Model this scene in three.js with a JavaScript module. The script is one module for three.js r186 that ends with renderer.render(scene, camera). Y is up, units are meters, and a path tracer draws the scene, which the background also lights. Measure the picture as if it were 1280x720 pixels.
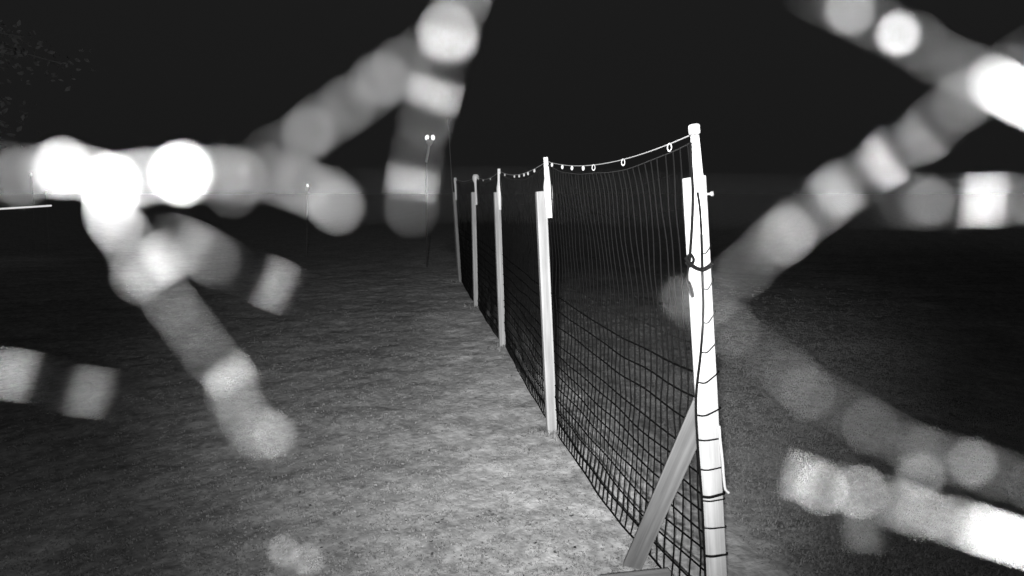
import * as THREE from 'three';
import { mergeGeometries } from 'three/addons/utils/BufferGeometryUtils.js';
import { RoundedBoxGeometry } from 'three/addons/geometries/RoundedBoxGeometry.js';
import { ImprovedNoise } from 'three/addons/math/ImprovedNoise.js';

// ---------------------------------------------------------------- camera, sky, lamp, exposure
const W = 1280, H = 720, EYE = 1.57, FOV = 50;
const scene = new THREE.Scene();
const camera = new THREE.PerspectiveCamera(FOV, 16 / 9, 0.01, 900);
camera.position.set(0, EYE, 0);
camera.rotation.set(-Math.atan(120 / (360 / Math.tan(FOV * Math.PI / 360))), 0, 0);
camera.updateMatrixWorld(true);
camera.updateProjectionMatrix();
camera.focus = 3.3;                                     // focused on the fence
const APERTURE = 0.0042;                                // metres across
camera.userData.fStop = camera.getFocalLength() / (APERTURE * 1000);

const skyW = 64, skyH = 32, skyData = new Float32Array(skyW * skyH * 4);
for (let j = 0; j < skyH; j++) for (let i = 0; i < skyW; i++) {
  const up = Math.max(0, (j + 0.5) / skyH * 2 - 1), v = 0.0094 + 0.0065 * Math.sin(up * Math.PI / 2);
  skyData.set([v, v, v, 1], (j * skyW + i) * 4);
}
const skyTex = new THREE.DataTexture(skyData, skyW, skyH, THREE.RGBAFormat, THREE.FloatType);
skyTex.mapping = THREE.EquirectangularReflectionMapping; skyTex.magFilter = THREE.LinearFilter; skyTex.needsUpdate = true;
scene.background = skyTex; scene.environment = skyTex;

// the camera's own night lamp, on the wall just behind and above the lens: a broad beam, with a small wide spot added for spill and glints
const LAMP = new THREE.Vector3(-0.14, EYE + 0.08, 0.4), SPILL = new THREE.Vector3(-0.035, EYE - 0.045, 0.4);
const lamp = new THREE.SpotLight(0xffffff, 128, 0, 0.63, 1, 2), spill = new THREE.SpotLight(0xffffff, 9, 0, 1.2, 1, 2);
lamp.position.copy(LAMP); lamp.shadow.radius = 2; spill.position.copy(SPILL); spill.shadow.radius = 0.6;
for (const l of [lamp, spill]) { l.castShadow = true; l.shadow.mapSize.set(2048, 2048); l.shadow.camera.near = 0.1; l.shadow.camera.far = 60; }

const renderer = new THREE.WebGLRenderer({ antialias: true });
renderer.toneMapping = THREE.LinearToneMapping;
renderer.toneMappingExposure = 1;
renderer.shadowMap.enabled = true;

// ---------------------------------------------------------------- helpers
let seed = 20261009;
const rnd = () => { seed = (seed + 0x6d2b79f5) | 0; let t = Math.imul(seed ^ (seed >>> 15), 1 | seed); t = (t + Math.imul(t ^ (t >>> 7), 61 | t)) ^ t; return ((t ^ (t >>> 14)) >>> 0) / 4294967296; };
const rr = (a, b) => a + (b - a) * rnd();
const V = (x, y, z) => new THREE.Vector3(x, y, z);
const noise = new ImprovedNoise();
const fbm = (x, y, z, n = 4) => { let s = 0, a = 0.5; for (let i = 0; i < n; i++) { s += a * noise.noise(x, y, z); x *= 2.03; y *= 2.03; z *= 2.03; a *= 0.5; } return s; };

// direction of a picture point, and where it meets the ground or a depth along the view axis (-z)
const dirOf = (px, py) => V(px / W * 2 - 1, 1 - py / H * 2, 0.5).unproject(camera).sub(camera.position).normalize();
const onGround = (px, py) => { const d = dirOf(px, py); return d.multiplyScalar(-EYE / d.y).add(camera.position); };
const atZ = (px, py, z) => { const d = dirOf(px, py); return d.multiplyScalar(z / d.z).add(camera.position); };

const names = new Map();
function numbered(n) { const k = names.get(n) ?? 0; names.set(n, k + 1); return k ? `${n}_${String(k).padStart(3, '0')}` : n; }
function tag(o, label, category, group) { o.userData = { label, category }; if (group) o.userData.group = group; return o; }
function thing(name, label, category, at = V(0, 0, 0), group) {
  const o = new THREE.Group(); o.name = numbered(name); o.position.copy(at); scene.add(o);
  return tag(o, label, category, group);
}
function part(name, geometry, material, parent) {
  const m = new THREE.Mesh(geometry, material); m.name = name; m.castShadow = m.receiveShadow = true; parent.add(m); return m;
}
const grey = (v) => new THREE.Color().setRGB(v, v, v);
const mat = (v, roughness = 0.85, extra = {}) => new THREE.MeshStandardMaterial({ color: grey(v), roughness, ...extra });
const matt = (v, extra = {}) => new THREE.MeshPhysicalMaterial({ color: grey(v), roughness: 1, specularIntensity: 0, ...extra });   // no sheen at all: dust, soil, silk fluff

function texture(n, m, f, srgb = false) {
  const d = new Uint8Array(n * m * 4);
  for (let j = 0; j < m; j++) for (let i = 0; i < n; i++) { const v = Math.max(0, Math.min(255, f(i / n, j / m) * 255)); d.set([v, v, v, 255], (j * n + i) * 4); }
  const t = new THREE.DataTexture(d, n, m); t.magFilter = THREE.LinearFilter; t.minFilter = THREE.LinearMipmapLinearFilter; t.generateMipmaps = true;
  t.wrapS = t.wrapT = THREE.RepeatWrapping; if (srgb) t.colorSpace = THREE.SRGBColorSpace; t.needsUpdate = true; return t;
}
// noise that closes on itself in both directions: f cells across, n octaves, about -0.5..0.5
const hash2 = (x, y, k) => { let h = (Math.imul(x, 374761393) + Math.imul(y, 668265263) + Math.imul(k, 974634541)) | 0; h = Math.imul(h ^ (h >>> 13), 1274126177); return ((h ^ (h >>> 16)) >>> 0) / 4294967296; };
function loop(u, v, fu, k, n = 4, fv = fu) {
  let s = 0, a = 0.5;
  for (let o = 0; o < n; o++) {
    const x = u * fu, y = v * fv, i = Math.floor(x), j = Math.floor(y), p = x - i, q = y - j, sp = p * p * (3 - 2 * p), sq = q * q * (3 - 2 * q);
    const at = (ii, jj) => hash2(((ii % fu) + fu) % fu, ((jj % fv) + fv) % fv, k + o * 17);
    s += a * ((at(i, j) * (1 - sp) + at(i + 1, j) * sp) * (1 - sq) + (at(i, j + 1) * (1 - sp) + at(i + 1, j + 1) * sp) * sq - 0.5); a *= 0.55; fu *= 2; fv *= 2;
  }
  return s;
}

// ---------------------------------------------------------------- fence line (measured posts)
const postPx = [
  { tip: [868, 170], top: [867, 221], base: [899, 790], pole: [877, 292], wide: 0.074 },
  { tip: [681, 197], top: [676, 239], base: [690, 541], pole: [686, 272], wide: 0.066 },
  { tip: [623, 211], top: [621, 240], base: [628, 433], pole: [624, 262], wide: 0.062 },
  { tip: [594, 218], top: [591.5, 240], base: [595, 384], pole: [595, 256], wide: 0.058 },
  { tip: [568.5, 222], top: [567.5, 240], base: [575, 352], pole: [570, 250], wide: 0.05 },
];
const posts = postPx.map((p) => {
  const base = onGround(...p.base), z = base.z;
  return { base, top: atZ(...p.top, z), tip: atZ(...p.tip, z), pole: atZ(...p.pole, z), wide: p.wide };
});
const fenceDir = posts[4].base.clone().sub(posts[0].base).setY(0).normalize();
const fenceOut = V(-fenceDir.z, 0, fenceDir.x);                       // towards the pen, right of the fence
// signed distance of a ground point from the fence, positive in the pen
const penSide = (x, z) => (x - posts[0].base.x) * fenceOut.x + (z - posts[0].base.z) * fenceOut.z;

// ---------------------------------------------------------------- ground
function axis(lo, hi, step, far) {
  const a = []; for (let v = lo; v <= hi + 1e-6; v += step) a.push(v);
  let s = step, v = a[a.length - 1]; while (v < far) { s *= 1.22; v += s; a.push(v); }
  s = step; v = a[0]; while (v > -far) { s *= 1.22; v -= s; a.unshift(v); }
  return a;
}
function groundHeight(x, z) {
  const near = Math.max(0, 1 - Math.max(Math.abs(x) / 9, Math.abs(z + 6) / 13));
  const lump = fbm(x * 1.3, 0.4, z * 1.3, 3) * 0.035 + fbm(x * 7, 3.4, z * 7, 3) * 0.016;
  return lump * Math.min(1, near * 3);
}
{
  const xs = axis(-4.2, 4.2, 0.035, 420), zs = axis(-12, -1.2, 0.035, 420);
  const nx = xs.length, nz = zs.length, pos = new Float32Array(nx * nz * 3), uv = new Float32Array(nx * nz * 2), col = new Float32Array(nx * nz * 3), idx = [];
  for (let j = 0; j < nz; j++) for (let i = 0; i < nx; i++) {
    const x = xs[i], z = zs[j], k = j * nx + i;
    pos.set([x, groundHeight(x, z), z], k * 3); uv.set([x / 1.6, z / 1.6], k * 2);
    const wob = fbm(x * 1.1, 9, z * 1.1, 3) * 0.5;
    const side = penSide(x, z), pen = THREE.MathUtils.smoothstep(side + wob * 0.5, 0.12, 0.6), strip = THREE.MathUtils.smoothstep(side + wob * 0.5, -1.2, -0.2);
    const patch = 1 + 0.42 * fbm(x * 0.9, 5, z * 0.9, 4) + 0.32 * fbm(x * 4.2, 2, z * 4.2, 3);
    let v = THREE.MathUtils.lerp(THREE.MathUtils.lerp(THREE.MathUtils.lerp(0.43, 0.6, THREE.MathUtils.smoothstep(-z, 5, 12)), 0.78, strip), THREE.MathUtils.lerp(0.42, 0.36, THREE.MathUtils.smoothstep(-z, 6, 12)), pen) * patch;  // path colour paled with distance to make up for the lamp's falloff
    if (z < -12 || z > 2 || Math.abs(x) > 9) v = THREE.MathUtils.lerp(v, 0.72, THREE.MathUtils.smoothstep(Math.max(-z, Math.abs(x) * 1.3), 12, 24));  // far ground paled further so its brightness stays close to the sky's
    col.set([v, v, v], k * 3);
    if (i && j) idx.push(k - nx - 1, k - 1, k - nx, k - nx, k - 1, k);
  }
  const g = new THREE.BufferGeometry();
  g.setAttribute('position', new THREE.BufferAttribute(pos, 3)); g.setAttribute('uv', new THREE.BufferAttribute(uv, 2)); g.setAttribute('color', new THREE.BufferAttribute(col, 3));
  g.setIndex(idx); g.computeVertexNormals();
  const tex = texture(1024, 1024, (u, v) => 0.87 + 0.4 * loop(u, v, 40, 1) + 0.26 * loop(u, v, 9, 2), true);
  const bump = texture(1024, 1024, (u, v) => 0.5 + 0.6 * loop(u, v, 60, 3) + 0.35 * loop(u, v, 14, 4));
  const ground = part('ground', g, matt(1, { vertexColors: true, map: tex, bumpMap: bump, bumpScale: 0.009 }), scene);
  ground.userData.kind = 'structure';
}

// short turf: tufts of bent blades
function tuftGeometry(n, h, spread) {
  const pos = [], idx = [];
  for (let k = 0; k < n; k++) {
    const a = rr(0, 6.283), r = rr(0, spread), x = Math.cos(a) * r, z = Math.sin(a) * r, b = rr(0, 6.283), lean = rr(0.3, 1.1) * h, hh = h * rr(0.5, 1), w = 0.0022;
    const dx = Math.cos(b), dz = Math.sin(b), sx = -dz * w, sz = dx * w, o = pos.length / 3;
    pos.push(x - sx, -0.004, z - sz, x + sx, -0.004, z + sz, x + dx * lean * 0.35 - sx * 0.8, hh * 0.65, z + dz * lean * 0.35 - sz * 0.8, x + dx * lean * 0.35 + sx * 0.8, hh * 0.65, z + dz * lean * 0.35 + sz * 0.8, x + dx * lean, hh * 0.9, z + dz * lean);
    idx.push(o, o + 1, o + 2, o + 1, o + 3, o + 2, o + 2, o + 3, o + 4);
  }
  const g = new THREE.BufferGeometry(); g.setAttribute('position', new THREE.Float32BufferAttribute(pos, 3)); g.setIndex(idx); g.computeVertexNormals(); return g;
}
function turf(name, label, count, h, tone, accept) {
  const m = new THREE.InstancedMesh(tuftGeometry(9, h, 0.03), matt(1), count), M = new THREE.Matrix4(), q = new THREE.Quaternion(), c = new THREE.Color();
  let n = 0;
  for (let guard = 0; n < count && guard < count * 12; guard++) {
    const d = 1.6 + 10 * rnd() ** 1.9, x = rr(-0.95, 0.95) * d, z = -d;
    if (!accept(x, z) || rnd() < THREE.MathUtils.smoothstep(d, 5, 11.2)) continue;
    const s = rr(0.6, 1.35);
    q.setFromAxisAngle(V(0, 1, 0), rr(0, 6.283));
    m.setMatrixAt(n, M.compose(V(x, groundHeight(x, z), z), q, V(s, s * rr(0.6, 1.2), s)));
    const t = tone * rr(0.85, 1.14) * (1 + 0.5 * fbm(x * 0.9, 5, z * 0.9, 4)); m.setColorAt(n, c.setRGB(t, t, t)); n++;
  }
  m.count = n; m.name = name; m.castShadow = m.receiveShadow = true; scene.add(m); tag(m, label, 'grass'); m.userData.kind = 'stuff'; return m;
}
turf('short_turf', 'pale worn turf in the lamplight left of the net fence', 16000, 0.009, 0.24, (x, z) => penSide(x, z) < 0.03);
turf('pen_grass', 'darker rough grass in the pen right of the net fence', 24000, 0.014, 0.24, (x, z) => penSide(x, z) > 0.4 + 0.3 * rnd());
{
  const g = new THREE.PlaneGeometry(0.03, 0.016, 2, 1); const p = g.attributes.position;
  for (let i = 0; i < p.count; i++) p.setZ(i, Math.abs(p.getX(i)) * 0.35);
  g.rotateX(-Math.PI / 2);
  const n = 620, m = new THREE.InstancedMesh(g, mat(1, 0.95), n), M = new THREE.Matrix4(), q = new THREE.Quaternion(), c = new THREE.Color();
  for (let k = 0; k < n; k++) {
    const d = 2 + 6 * rnd() ** 1.3, x = rr(-0.55, 0.12) * d, z = -d;
    q.setFromEuler(new THREE.Euler(rr(-0.3, 0.3), rr(0, 6.283), rr(-0.3, 0.3)));
    const s = rr(0.35, 1.1) * (fbm(x * 1.4, 6, z * 1.4, 2) > 0 ? 0.62 : 0.3); m.setMatrixAt(k, M.compose(V(x, groundHeight(x, z) + 0.012, z), q, V(s, s, s)));
    const t = rr(0.05, 0.2); m.setColorAt(k, c.setRGB(t, t, t));
  }
  m.name = 'leaf_litter'; scene.add(m); tag(m, 'small dark dead leaves and bits scattered over the pale turf', 'leaf litter'); m.userData.kind = 'stuff';
}

// ---------------------------------------------------------------- wood, cord and plastic
const grain = texture(128, 512, (u, v) => 0.9 + 0.3 * loop(u, v, 10, 5, 3, 1) + 0.2 * loop(u, v, 4, 6, 3, 6), true);
const woodMat = (v, off = 0) => { const t = grain.clone(); t.offset.set(off, off * 0.7); t.needsUpdate = true; return new THREE.MeshStandardMaterial({ color: grey(v), map: t, bumpMap: t, bumpScale: 0.0015, roughness: 0.85 }); };
const plasticMat = mat(0.9, 0.5), cordMat = matt(0.01), cordDark = matt(0.006), lacing = matt(0.008), ropeMat = mat(0.5, 0.7), steelMat = mat(0.6, 0.4, { metalness: 0.6 });

// a squared timber from a to b, w across the view and t deep, edges eased, ends a little out of true
function timber(a, b, w, t, face, wobble = 0.002) {
  const len = a.distanceTo(b), g = new RoundedBoxGeometry(w, len, t, 2, Math.min(w, t) * 0.09), p = g.attributes.position, uv = g.attributes.uv;
  const y = b.clone().sub(a).normalize(), z = face.clone().addScaledVector(y, -face.dot(y)).normalize(), x = y.clone().cross(z), mid = a.clone().add(b).multiplyScalar(0.5), k = rr(0, 50);
  // more rows along the length so that it can warp
  for (let i = 0; i < p.count; i++) {
    const lx = p.getX(i), ly = p.getY(i), lz = p.getZ(i);
    uv.setXY(i, (Math.abs(g.attributes.normal.getX(i)) > 0.7 ? lz : lx) / 0.09 + 0.5, ly / 0.9 + 0.5);
    const q = mid.clone().addScaledVector(x, lx + wobble * noise.noise(ly * 3, k, lx * 20)).addScaledVector(y, ly + (ly > 0 ? 0.05 * lx : 0)).addScaledVector(z, lz);
    p.setXYZ(i, q.x, q.y, q.z);
  }
  g.computeVertexNormals(); return g;
}
function tube(points, r, seg = 0, radial = 6) {
  const c = points.length > 2 ? new THREE.CatmullRomCurve3(points, false, 'centripetal') : new THREE.LineCurve3(...points);
  return new THREE.TubeGeometry(c, seg || Math.max(1, points.length * 3), r, radial, false);
}
// a turned pole from a to b whose radius follows the profile [[along 0..1, radius], ...]
function turned(a, b, profile) {
  const L = a.distanceTo(b), pts = [new THREE.Vector2(0.0001, 0), ...profile.map(([s, r]) => new THREE.Vector2(r, s * L)), new THREE.Vector2(0.0001, L)];
  const g = new THREE.LatheGeometry(pts, 14);
  g.applyQuaternion(new THREE.Quaternion().setFromUnitVectors(V(0, 1, 0), b.clone().sub(a).normalize())); g.translate(a.x, a.y, a.z); return g;
}
const local = (g, o) => { g.translate(-o.position.x, -o.position.y, -o.position.z); return g; };

// ---------------------------------------------------------------- the posts
const postLabels = [
  'nearest fence post, bright white stake wrapped with dark cord beside the leaning brace',
  'second fence post from the camera, white wooden stake with pale tip pole',
  'third fence post from the camera, slim pale stake with white tip',
  'fourth fence post along the net, grey stake with round white knob on top',
  'farthest fence post, thin dim grey stake at the end of the net',
];
const eyeward = (p) => V(-p.x, 0, -p.z).normalize();
posts.forEach((p, i) => {
  const o = thing('fence_post', postLabels[i], 'fence post', p.base, 'posts of the net fence');
  const below = p.base.clone().addScaledVector(p.top.clone().sub(p.base).normalize(), -0.12);
  const face = eyeward(p.base).applyAxisAngle(V(0, 1, 0), i ? 0.25 : 0.12);
  part('stake', local(timber(below, p.top, p.wide, 0.045, face), o), woodMat([0.5, 0.5, 0.6, 0.62, 0.4][i], i * 0.23), o);
  const out = face.clone().multiplyScalar(0.045 / 2 + 0.013), a = p.pole.clone().add(out), b = p.tip.clone().add(out.clone().multiplyScalar(0.6));
  const prof = [[[0, 0.016], [0.35, 0.02], [0.52, 0.021], [0.62, 0.0165], [0.9, 0.0145], [1, 0.0135]], [[0, 0.02], [0.4, 0.028], [0.52, 0.028], [0.66, 0.018], [1, 0.0145]], [[0, 0.017], [0.4, 0.03], [0.52, 0.03], [0.7, 0.018], [1, 0.015]], [[0, 0.018], [0.5, 0.021], [0.72, 0.026], [0.82, 0.045], [0.93, 0.046], [1, 0.03]], [[0, 0.02], [0.5, 0.022], [0.9, 0.028], [1, 0.02]]][i];
  const pole = part('tip_pole', local(turned(a, b, prof), o), plasticMat, o);
  if (i === 0) {
    const n = b.clone().sub(a).normalize();
    part('cap', local(turned(b.clone().addScaledVector(n, 0.004), b.clone().addScaledVector(n, 0.034), [[0, 0.0165], [0.15, 0.018], [0.85, 0.018], [1, 0.0155]]), o), plasticMat, pole);
    part('nail', local(turned(atZ(878, 243, p.base.z + 0.02), atZ(892, 242, p.base.z + 0.03), [[0, 0.004], [0.7, 0.004], [0.75, 0.008], [1, 0.008]]), o), steelMat, o);
  }
});

{
  const n = 46 * 5, m = new THREE.InstancedMesh(tuftGeometry(10, 0.05, 0.025), matt(1), n), M = new THREE.Matrix4(), q = new THREE.Quaternion(), c = new THREE.Color();
  for (let k = 0; k < n; k++) {
    const p = posts[k % 5].base, a = rr(0, 6.283), r = rr(0.03, 0.16), x = p.x + Math.cos(a) * r, z = p.z + Math.sin(a) * r, s = rr(0.4, 1.2), t = rr(0.12, 0.4);
    q.setFromAxisAngle(V(0, 1, 0), rr(0, 6.283)); m.setMatrixAt(k, M.compose(V(x, groundHeight(x, z), z), q, V(s, s, s))); m.setColorAt(k, c.setRGB(t, t, t));
  }
  m.name = 'post_foot_grass'; m.castShadow = m.receiveShadow = true; scene.add(m); tag(m, 'longer grass left standing round the feet of the fence posts', 'grass'); m.userData.kind = 'stuff';
}

// ---------------------------------------------------------------- rope and netting
const bayAt = (s) => { const k = Math.min(3, Math.floor(s)), t = s - k; return [posts[k], posts[k + 1], t, k]; };
const ropeSag = [0.052, 0.058, 0.06, 0.055], ropeDrop = [0.03, 0.03, 0.03, 0.03];
function ropePoint(s) {
  const [a, b, t, k] = bayAt(s), p = a.tip.clone().lerp(b.tip, t);
  p.y -= 0.022 + ropeSag[k] * 4 * t * (1 - t); if (k === 0) p.y += 0.036 * (1 - t) ** 2; p.addScaledVector(fenceOut, 0.012); return p;
}
const ROWS = [0, 0.08, 0.16, 0.24, 0.32, 0.395, 0.47, 0.545, 0.62, 0.735, 0.835, 0.93, 1.04, 1.16, 1.28, 1.4, 1.52, 1.64, 1.72], NETROWS = ROWS.length - 1;
function netPoint(s, row) {
  const [a, b, t, k] = bayAt(s), f = ROWS[row] / 1.72, base = a.base.clone().lerp(b.base, t), top = ropePoint(s), bow = 4 * t * (1 - t);
  const drop = 0.022 + 0.018 * bow, y = 0.012 + f * (top.y - drop - 0.012);
  const p = base.lerp(V(top.x, base.y, top.z), f); p.y = 0;
  p.addScaledVector(fenceOut, 0.025 * (1 - f) + 0.05 * bow * Math.sin(f * Math.PI) - (k ? 0.025 : 0.08) * bow * (1.3 - t) * (1 - f) ** 2 + 0.012 * noise.noise(s * 6, row * 0.5, 4));
  p.y = y + 0.014 * noise.noise(s * 5, row * 0.7, 1) - 0.03 * bow * f * (1 - f); return p;
}
{
  const o = thing('fence_netting', 'dark square mesh netting strung from post to post along the fence', 'netting', posts[0].base);
  for (let r = 0; r <= NETROWS; r++) {
    const pts = []; for (let i = 0; i <= 64; i++) pts.push(netPoint(4 * i / 64, r));
    part('horizontal_strand', local(tube(pts, r < 12 ? 0.004 : r === NETROWS ? 0.002 : 0.001, 120, 5), o), r === NETROWS ? mat(0.03, 0.8) : cordDark, o);
  }
  for (let k = 0; k < 4; k++) {
    const L = posts[k].base.distanceTo(posts[k + 1].base), n = Math.round(L / 0.056);
    for (let i = k ? 0 : 0.35; i < n; i++) {
      const s = k + i / n, j = rr(-0.15, 0.15) / n, pts = [];
      for (let r = 0; r <= NETROWS; r++) pts.push(netPoint(Math.min(4, Math.max(0, s + j * Math.sin(r))), r));
      part('vertical_strand', local(tube(pts, 0.0033, 38, 4), o), cordMat, o);
    }
  }
}
const project = (p) => { const q = p.clone().project(camera); return [(q.x + 1) / 2 * W, (1 - q.y) / 2 * H]; };
const ropeAtPx = (px) => { let lo = 0, hi = 4; for (let i = 0; i < 40; i++) { const m = (lo + hi) / 2; if (project(ropePoint(m))[0] > px) lo = m; else hi = m; } return (lo + hi) / 2; };
{
  const o = thing('top_rope', 'thin white rope sagging between the post tips above the netting', 'rope', posts[0].tip);
  const pts = []; for (let i = 0; i <= 80; i++) pts.push(ropePoint(4 * i / 80));
  part('rope', local(tube(pts, 0.0022, 200, 6), o), ropeMat, o);
  for (const px of [837, 779, 742, 729, 715, 703, 690, 668, 660, 655, 649, 643, 631, 613, 604]) {
    const s = ropeAtPx(px), p = ropePoint(s), near = px > 740;
    const g = new THREE.TorusGeometry(near ? 0.0095 : 0.005, near ? 0.0022 : 0.0045, 8, 18); g.scale(0.8, 1.35, 1);
    g.rotateY(Math.atan2(-p.x, -p.z) + rr(-0.5, 0.5)); g.translate(p.x, p.y - 0.012, p.z);
    part('ring_clip', local(g, o), ropeMat, o);
  }
}

// ---------------------------------------------------------------- cords wrapped round the nearest post
{
  const p = posts[0], z0 = p.base.z + 0.045, front = (px, py, dz = 0) => atZ(px, py, z0 + dz);
  const o = thing('lacing_cord', 'dark cord lacing the netting edge round the nearest white post', 'cord', p.base);
  part('edge_cord', local(tube([[872, 240], [875, 262], [877, 300], [878, 345], [879, 390], [876, 440], [870, 498], [872, 555], [877, 620], [880, 680], [882, 730]].map(([x, y]) => front(x, y, 0.004)), 0.0042, 60), o), lacing, o);
  part('edge_cord', local(tube([[863, 178], [864, 205], [866, 235], [865, 280], [862, 326]].map(([x, y]) => front(x, y, -0.002)), 0.0046, 40), o), lacing, o);
  for (const [y, x0, up, r] of [[317, 877, 11, 1.6], [362, 880, 12, 1.7], [404, 879, 13, 1.9], [441, 876, 13, 2], [479, 872, 13, 2.3], [520, 870, 9, 2.5], [551, 871, 3, 2.2], [588, 874, 4, 2], [622, 877, 5, 3.8], [627, 877, 3, 1.8], [661, 879, 2, 1.8], [696, 880, 3, 3]]) {
    const x1 = 888 + (y - 320) * 0.05 + 1.5;
    const pts = [[x0, y - 1], [x0 + (x1 - x0) * 0.35, y], [x0 + (x1 - x0) * 0.75, y - up * 0.55], [x1, y - up]].map(([x, yy], i) => front(x, yy, [0.002, 0.003, 0.003, -0.008][i]));
    pts.push(front(x1 + 0.5, y - up - 2, -0.06));
    part('wrap', local(tube(pts, r * 0.0011, 22), o), lacing, o);
  }
  part('tie', local(tube([[857, 322], [862, 329], [870, 335], [878, 337], [885, 334], [889, 331], [890, 329]].map(([x, y], i) => front(x, y, i > 5 ? -0.04 : 0.006)), 0.0072, 40), o), lacing, o);
  part('tie_tail', local(tube([[861, 327], [859, 345], [861, 360], [866, 372], [865, 362], [861, 352]].map(([x, y]) => front(x, y, 0.006)), 0.0042, 40), o), lacing, o);
  part('tie_tail', local(tube([[858, 322], [863, 318], [867, 325], [862, 333], [857, 328]].map(([x, y]) => front(x, y, 0.01)), 0.0045, 30), o), lacing, o);
  part('loose_end', local(tube([[899, 533], [900, 548], [903, 575], [905, 600], [907, 612], [911, 616]].map(([x, y]) => front(x, y, 0)), 0.0048, 40), o), ropeMat, o);
}
// brace and bits of timber
{
  const foot = onGround(790, 704), top = atZ(880, 503, posts[0].base.z - 0.075);
  const o = thing('brace_plank', 'flat wooden plank leaning from the ground up against the nearest post', 'brace', foot);
  part('plank', local(timber(foot.clone().add(V(0, -0.02, 0)), top, 0.078, 0.024, V(-0.25, 0.1, 1)), o), woodMat(0.21, 0.4), o);
  const b0 = onGround(752, 733), b1 = onGround(840, 724), o2 = thing('ground_board', 'short weathered board lying on the ground at the foot of the brace', 'board', b0);
  part('board', local(timber(b0.setY(0.012), b1.setY(0.014), 0.08, 0.024, V(0, 1, 0)), o2), woodMat(0.36, 0.1), o2);
}

// ---------------------------------------------------------------- far things in the dark
function glintStake(px, py, z, label, spots, r, power, stemTone, stub = 0) {  // glow put into the spots stands in for reflected glints; stems added
  const head = atZ(px, py, z), foot = V(head.x - 0.12, 0, head.z), neck = stub ? head.clone().add(V(-0.09, -stub, 0)) : head.clone().add(V(0, -r * 2.4, 0)), o = thing('glint_stake', label, 'glint stake', foot);
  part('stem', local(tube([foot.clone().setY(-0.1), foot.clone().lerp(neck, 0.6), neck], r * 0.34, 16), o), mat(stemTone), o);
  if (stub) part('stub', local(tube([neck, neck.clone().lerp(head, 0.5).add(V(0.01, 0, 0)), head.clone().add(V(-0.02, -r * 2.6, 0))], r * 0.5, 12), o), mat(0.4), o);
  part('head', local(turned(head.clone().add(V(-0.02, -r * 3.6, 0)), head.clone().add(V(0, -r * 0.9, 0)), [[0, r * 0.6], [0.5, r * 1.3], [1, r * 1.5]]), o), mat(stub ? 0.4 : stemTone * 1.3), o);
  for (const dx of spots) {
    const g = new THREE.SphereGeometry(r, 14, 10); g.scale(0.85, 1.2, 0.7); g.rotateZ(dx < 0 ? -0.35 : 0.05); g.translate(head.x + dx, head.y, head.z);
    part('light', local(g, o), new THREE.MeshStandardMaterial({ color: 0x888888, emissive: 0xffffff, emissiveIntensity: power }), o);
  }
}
glintStake(537.5, 172, -13, 'slender stake topped with two round spots whose glow stands in for glints beyond the fence end', [-0.062, 0.06], 0.047, 1.4, 0.05, 0.5);
glintStake(384.5, 232, -15, 'single small bright glint given its own glow, on an added stake left of the twin spots', [0], 0.035, 1.2, 0.12);
glintStake(58, 240, -16, 'tiny faint glint given its own glow, on an added low stake just above the bright strip', [0], 0.022, 1, 0.5);
glintStake(39, 217, -16, 'tiny faint glint given its own glow, on an added stake at the far left, higher of two', [0], 0.02, 0.9, 0.5);
{
  const top = atZ(560, 148, -12), foot = atZ(572, 335, -12).setY(-0.1), o = thing('thin_rod', 'thin dim upright rod standing just behind the farthest fence post', 'rod', foot);
  part('rod', local(tube([foot, top], 0.009, 8), o), mat(0.12), o);
}
{
  const a = atZ(-70, 265.5, -14), b = atZ(64, 257, -14), c = atZ(-55, 264, -14), o = thing('glow_strip', 'thin bright straight strip given its own glow, reaching in from the left edge', 'glowing strip', V(c.x, 0, a.z));
  part('glow_tube', local(tube([a, b], 0.02, 6, 8), o), new THREE.MeshStandardMaterial({ color: 0x888888, emissive: 0xffffff, emissiveIntensity: 0.7 }), o);  // self-glow added so that an unidentified bright line shows
  part('pole', local(tube([V(c.x, -0.1, c.z), c.clone().add(V(0, -0.02, 0))], 0.03, 4), o), mat(0.3), o);  // added pole out of view, only to carry the strip
}
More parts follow.
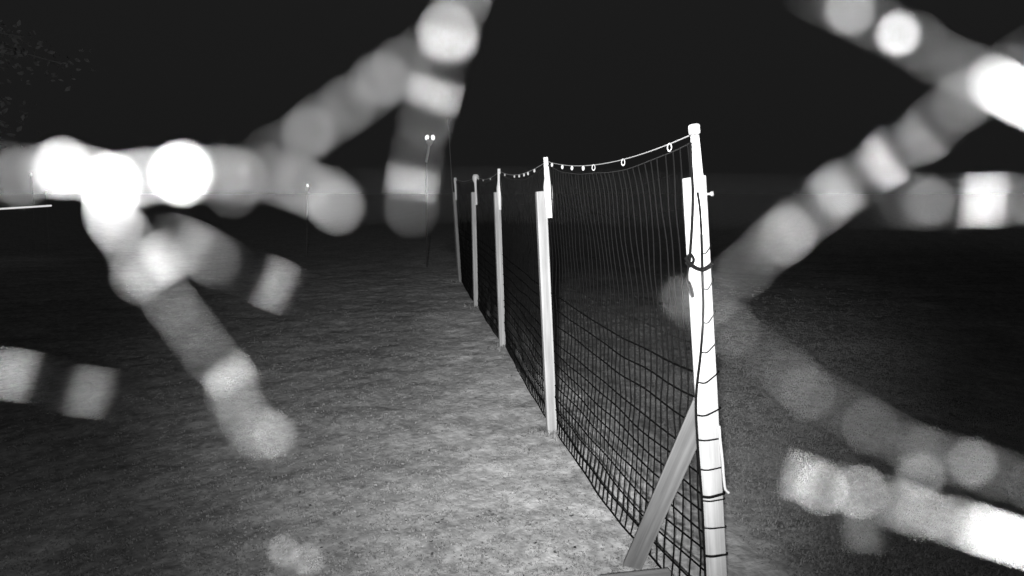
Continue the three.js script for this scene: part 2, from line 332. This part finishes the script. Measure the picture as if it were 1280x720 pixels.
// tree whose outer branches reach into the upper left corner
{
  const base = V(-5.5, 0, -5.2), o = thing('leafy_tree', 'dim leafy tree whose branches reach into the upper left corner', 'tree', base);
  const limbs = [], barkMat = matt(0.3), leafAt = [];
  limbs.push(tube([V(0, -0.2, 0), V(0.06, 1.2, 0), V(0, 2.2, 0.1), V(0.1, 3.4, 0)], 0.09, 20, 8));
  for (let k = 0; k < 15; k++) {
    const y0 = rr(1.8, 2.6), a = rr(-0.9, 0.9) + (k % 4 === 3 ? 3 : 0), L = rr(0.9, 1.75), up = rr(-0.05, 0.5);
    const e = V(Math.cos(a) * L, y0 + up * L, Math.sin(a) * L * 0.8), m = V(e.x * 0.5, (y0 + e.y) / 2 + 0.25, e.z * 0.5);
    limbs.push(tube([V(0.05, y0, 0), m, e], 0.009, 14, 5));
    for (let j = 0; j < 170; j++) { const t = rr(0.35, 1.05), c = t < 0.5 ? V(0.05, y0, 0).lerp(m, t * 2) : m.clone().lerp(e, t * 2 - 1); leafAt.push(c.add(V(rr(-1, 1) * rr(0, 0.3), rr(-1, 1) * rr(0, 0.3), rr(-1, 1) * rr(0, 0.3)))); }
  }
  part('trunk', mergeGeometries(limbs), barkMat, o);
  const lg = new THREE.PlaneGeometry(0.046, 0.026, 2, 1), lp = lg.attributes.position; for (let i = 0; i < lp.count; i++) { lp.setZ(i, -Math.abs(lp.getX(i)) * 0.3); if (Math.abs(lp.getX(i)) > 0.012) lp.setY(i, lp.getY(i) * 0.25); }
  lg.computeVertexNormals();
  const m = new THREE.InstancedMesh(lg, matt(0.36, { side: THREE.DoubleSide }), leafAt.length), M = new THREE.Matrix4(), q = new THREE.Quaternion();
  leafAt.forEach((p, k) => { q.setFromEuler(new THREE.Euler(rr(-1.2, 1.2), rr(0, 6.283), rr(-1, 1))); const s = rr(0.7, 1.5); m.setMatrixAt(k, M.compose(p, q, V(s, s, s))); });
  m.name = 'crown'; m.userData.kind = 'stuff'; m.castShadow = m.receiveShadow = true; o.add(m);
}

// ---------------------------------------------------------------- the camera's lamp on its wall bracket, with the added spill spot
{
  const aim = atZ(640, 305, -5), aim2 = atZ(520, 330, -5);
  lamp.target.position.copy(aim); spill.target.position.copy(aim2); scene.add(lamp, lamp.target, spill, spill.target);
  const o = thing('night_lamp', 'night lamp with a second small lens added for spill and glints, unseen behind the viewpoint', 'lamp', LAMP);
  for (const [p, to, r] of [[LAMP, aim, 0.04], [SPILL, aim2, 0.012]]) {
    const back = p.clone().sub(to).normalize(), h = part('housing', local(turned(p.clone().addScaledVector(back, 0.12), p.clone().addScaledVector(back, 0.012), [[0, r * 0.8], [0.1, r * 1.2], [1, r * 1.3]]), o), mat(0.05, 0.6), o);
    part('lens', local(turned(p.clone().addScaledVector(back, 0.011), p.clone().addScaledVector(back, 0.006), [[0, r], [1, r * 0.95]]), o), new THREE.MeshStandardMaterial({ color: 0x444444, emissive: 0xffffff, emissiveIntensity: 1.5 }), h);
  }
}

// ---------------------------------------------------------------- cobwebs hanging a few centimetres before the lens
const WEB = 0.045, PX = WEB / (360 / Math.tan(FOV * Math.PI / 360));     // size of one picture pixel there
const silk = new Map(), glossy = new Map();
const silkMat = (a) => { const k = a.toFixed(4); if (!silk.has(k)) silk.set(k, matt(a)); return silk.get(k); };
const glossMat = (f) => { const k = f.toExponential(1); if (!glossy.has(k)) glossy.set(k, mat(f, 0.05, { metalness: 1 })); return glossy.get(k); };
const webAt = (x, y, d = WEB) => atZ(x, y, -d);
// a short flat ribbon, slightly rounded across, added and tilted to mirror the spill spot as a glint
function ribbon(p, across2d, len, w) {
  const v = camera.position.clone().sub(p).normalize(), l = SPILL.clone().sub(p).normalize(), h = v.clone().add(l).normalize();
  const t = V(across2d[0], -across2d[1], 0).normalize(); t.addScaledVector(h, -t.dot(h)).normalize();
  const b = h.clone().cross(t), pos = [], nor = [], idx = [], N = 8, span = 0.05;
  for (let i = 0; i <= N; i++) {
    const s = i / N * 2 - 1, a = s * span, n = h.clone().multiplyScalar(Math.cos(a)).addScaledVector(b, Math.sin(a)), q = p.clone().addScaledVector(b, s * w / 2).addScaledVector(h, -s * s * w * span / 4);
    for (const e of [-1, 1]) { const z = q.clone().addScaledVector(t, e * len / 2); pos.push(z.x, z.y, z.z); nor.push(n.x, n.y, n.z); }
    if (i) { const o = i * 2; idx.push(o - 2, o - 1, o, o - 1, o + 1, o); }
  }
  const g = new THREE.BufferGeometry(); g.setAttribute('position', new THREE.Float32BufferAttribute(pos, 3)); g.setAttribute('normal', new THREE.Float32BufferAttribute(nor, 3)); g.setIndex(idx); return g;
}
function web(label, group) {
  const o = thing('cobweb', label, 'cobweb', webAt(640, 360), group);
  const api = {
    strand(v, ...pts) {               // v: how brightly it shows
      const w = v > 0.5 ? 6 : v > 0.12 ? 4 : 2.6, c = pts.map(([x, y]) => webAt(x, y, WEB * rr(0.995, 1.005)));
      part('silk_strand', local(tube(c, w * PX / 2, Math.max(2, c.length * 4), 6), o), silkMat(Math.min(0.9, v / (1.4 * w))), o);
      const line = new THREE.CatmullRomCurve3(c.length > 2 ? c : [c[0], c[0].clone().lerp(c[1], 0.5), c[1]]), L = line.getLength() / PX;
      for (let t = rr(5, 30); v > 0.03 && v < 0.5 && t < L; t += rr(14, 70)) {          // specks added along the thread to make its brightness uneven
        const g = new THREE.SphereGeometry(4 * PX, 8, 6), p = line.getPointAt(t / L); g.scale(1, rr(0.7, 1.5), 1); g.translate(p.x + rr(-4, 4) * PX, p.y + rr(-4, 4) * PX, p.z + 3 * PX);
        part('added_speck', local(g, o), silkMat(Math.min(0.9, Math.round(40 * v * rr(0.15, 0.7)) / 40 + 0.01)), o);
      }
      return api;
    },
    drop(v, x, y, s = 1, d = 14) {    // s: how large it blurs; farther ones blur less
      const g = new THREE.SphereGeometry(d * PX / 2, 12, 8), dist = WEB / s; g.scale(1 / s, 1 / s, 1 / s);
      const p = webAt(x, y, dist); g.translate(p.x, p.y, p.z);
      part('dew_drop', local(g, o), silkMat(Math.min(0.9, v / (2.9 * (d / 15) ** 2))), o); return api;
    },
    glint(v, x, y, dx, dy, s = 1) {   // a ribbon running along (dx, dy)
      part('glint_ribbon', local(ribbon(webAt(x, y, WEB * 0.972), [dx, dy], 110 * PX, 4.5 * PX), o), glossMat(v * 2.5e-3), o); return api;
    },
  };
  return api;
}
web('blurred white cobweb strands crossing the left half of the view', 'blurred cobwebs close to the lens')
  .strand(0.035, [-60, 212], [50, 214]).strand(0.5, [55, 213], [105, 216], [140, 226]).strand(0.3, [150, 226], [229, 217], [265, 218]).strand(0.33, [265, 218], [345, 221]).strand(0.15, [345, 221], [425, 252])
  .drop(0.1, 28, 222, 1).drop(0.5, 80, 210).drop(1.4, 140, 230, 1, 18).drop(2.4, 229, 217, 1, 20).drop(0.13, 422, 258, 0.94).drop(0.08, 292, 238, 0.9).glint(0.1, 292, 216, 60, 2, 0.95).drop(0.05, 356, 688, 0.6).drop(0.05, 386, 698, 0.6)
  .strand(1.2, [141, 230], [138, 268]).strand(0.2, [140, 262], [165, 310], [185, 345]).strand(0.06, [185, 345], [240, 410], [285, 470]).strand(0.1, [285, 470], [300, 505], [308, 530]).glint(0.4, 287, 470, 60, 95, 0.95).glint(0.35, 186, 342, 50, 70, 0.95).drop(0.09, 345, 543, 0.8).strand(0.07, [308, 535], [345, 545])
  .strand(0.15, [168, 345], [215, 318]).strand(0.16, [205, 296], [268, 324]).drop(0.05, 270, 325, 0.95).strand(0.02, [268, 324], [345, 356]).glint(0.32, 345, 356, 65, 28, 0.95).glint(0.5, 205, 322, 35, -18, 0.9).glint(0.2, 238, 308, 65, 28, 0.9)
  .strand(0.05, [330, 200], [387, 167], [440, 130], [500, 88], [562, 44]).drop(0.11, 387, 167, 0.92).drop(0.03, 440, 130, 0.9).drop(0.09, 481, 100, 0.9)
  .strand(0.2, [596, -60], [582, -10], [563, 36]).strand(0.05, [563, 36], [543, 118], [530, 165], [514, 262]).drop(0.45, 562, 42).glint(0.7, 561, 54, -10, 44, 0.95).glint(0.6, 543, 118, -13, 44, 0.95).drop(0.05, 533, 152, 0.92).glint(0.45, 515, 228, -10, 44, 0.95).drop(0.05, 515, 262, 0.9);
web('two blurred grey cobweb glints near the left edge over dark grass', 'blurred cobwebs close to the lens')
  .strand(0.004, [-60, 450], [15, 468], [112, 490], [150, 500]).glint(0.36, 14, 468, 97, 22, 0.9).glint(0.2, 112, 490, 97, 22, 0.95);
web('blurred white cobweb strands in the upper right, one sloping to the tall post', 'blurred cobwebs close to the lens')
  .strand(0.04, [1010, -12], [1062, 12], [1122, 43], [1180, 75], [1240, 102]).drop(0.22, 1062, 14, 0.82).drop(0.42, 1122, 43, 0.72).strand(2.4, [1240, 102], [1275, 122], [1340, 150])
  .strand(0.045, [870, 385], [915, 350], [962, 308]).strand(0.3, [960, 310], [1005, 275], [1050, 240]).strand(0.36, [1050, 240], [1095, 208], [1140, 178]).strand(0.1, [1140, 178], [1215, 115]).strand(0.04, [1215, 115], [1300, 60])
  .glint(1.3, 1096, 208, 45, -31, 0.95).drop(0.22, 1048, 237, 0.95).glint(0.3, 1044, 240, 45, -31, 0.95).glint(0.5, 1141, 177, 45, -31, 0.95).glint(0.16, 990, 284, 45, -31, 0.95).drop(0.14, 1220, 116, 0.95).drop(0.05, 1280, 92)
  .strand(0.008, [440, 246], [640, 243], [900, 252], [1110, 253]).strand(0.035, [1110, 253], [1340, 252]).drop(0.15, 1162, 252, 0.83).glint(1.1, 1230, 250, 60, -1, 0.92).drop(0.14, 1284, 250, 0.85);
web('blurred pale cobweb strands in the lower right corner before the dark grass', 'blurred cobwebs close to the lens')
  .strand(0.032, [850, 368], [920, 420], [1005, 484]).strand(0.045, [1005, 484], [1070, 520], [1145, 562]).strand(0.07, [1145, 562], [1215, 580], [1340, 625]).drop(0.1, 1150, 595, 0.88).drop(0.17, 1215, 578, 0.9).drop(0.015, 1012, 490, 0.95).drop(0.03, 850, 372, 0.7)
  .strand(0.32, [1010, 600], [1085, 618], [1172, 645], [1216, 659]).strand(2.2, [1216, 659], [1340, 698]).glint(0.4, 1002, 597, 85, 24, 0.95).glint(0.2, 1130, 632, 85, 24, 0.95).glint(0.12, 1077, 660, 1, 0, 1).drop(0.22, 1172, 645, 0.9);

renderer.render(scene, camera);
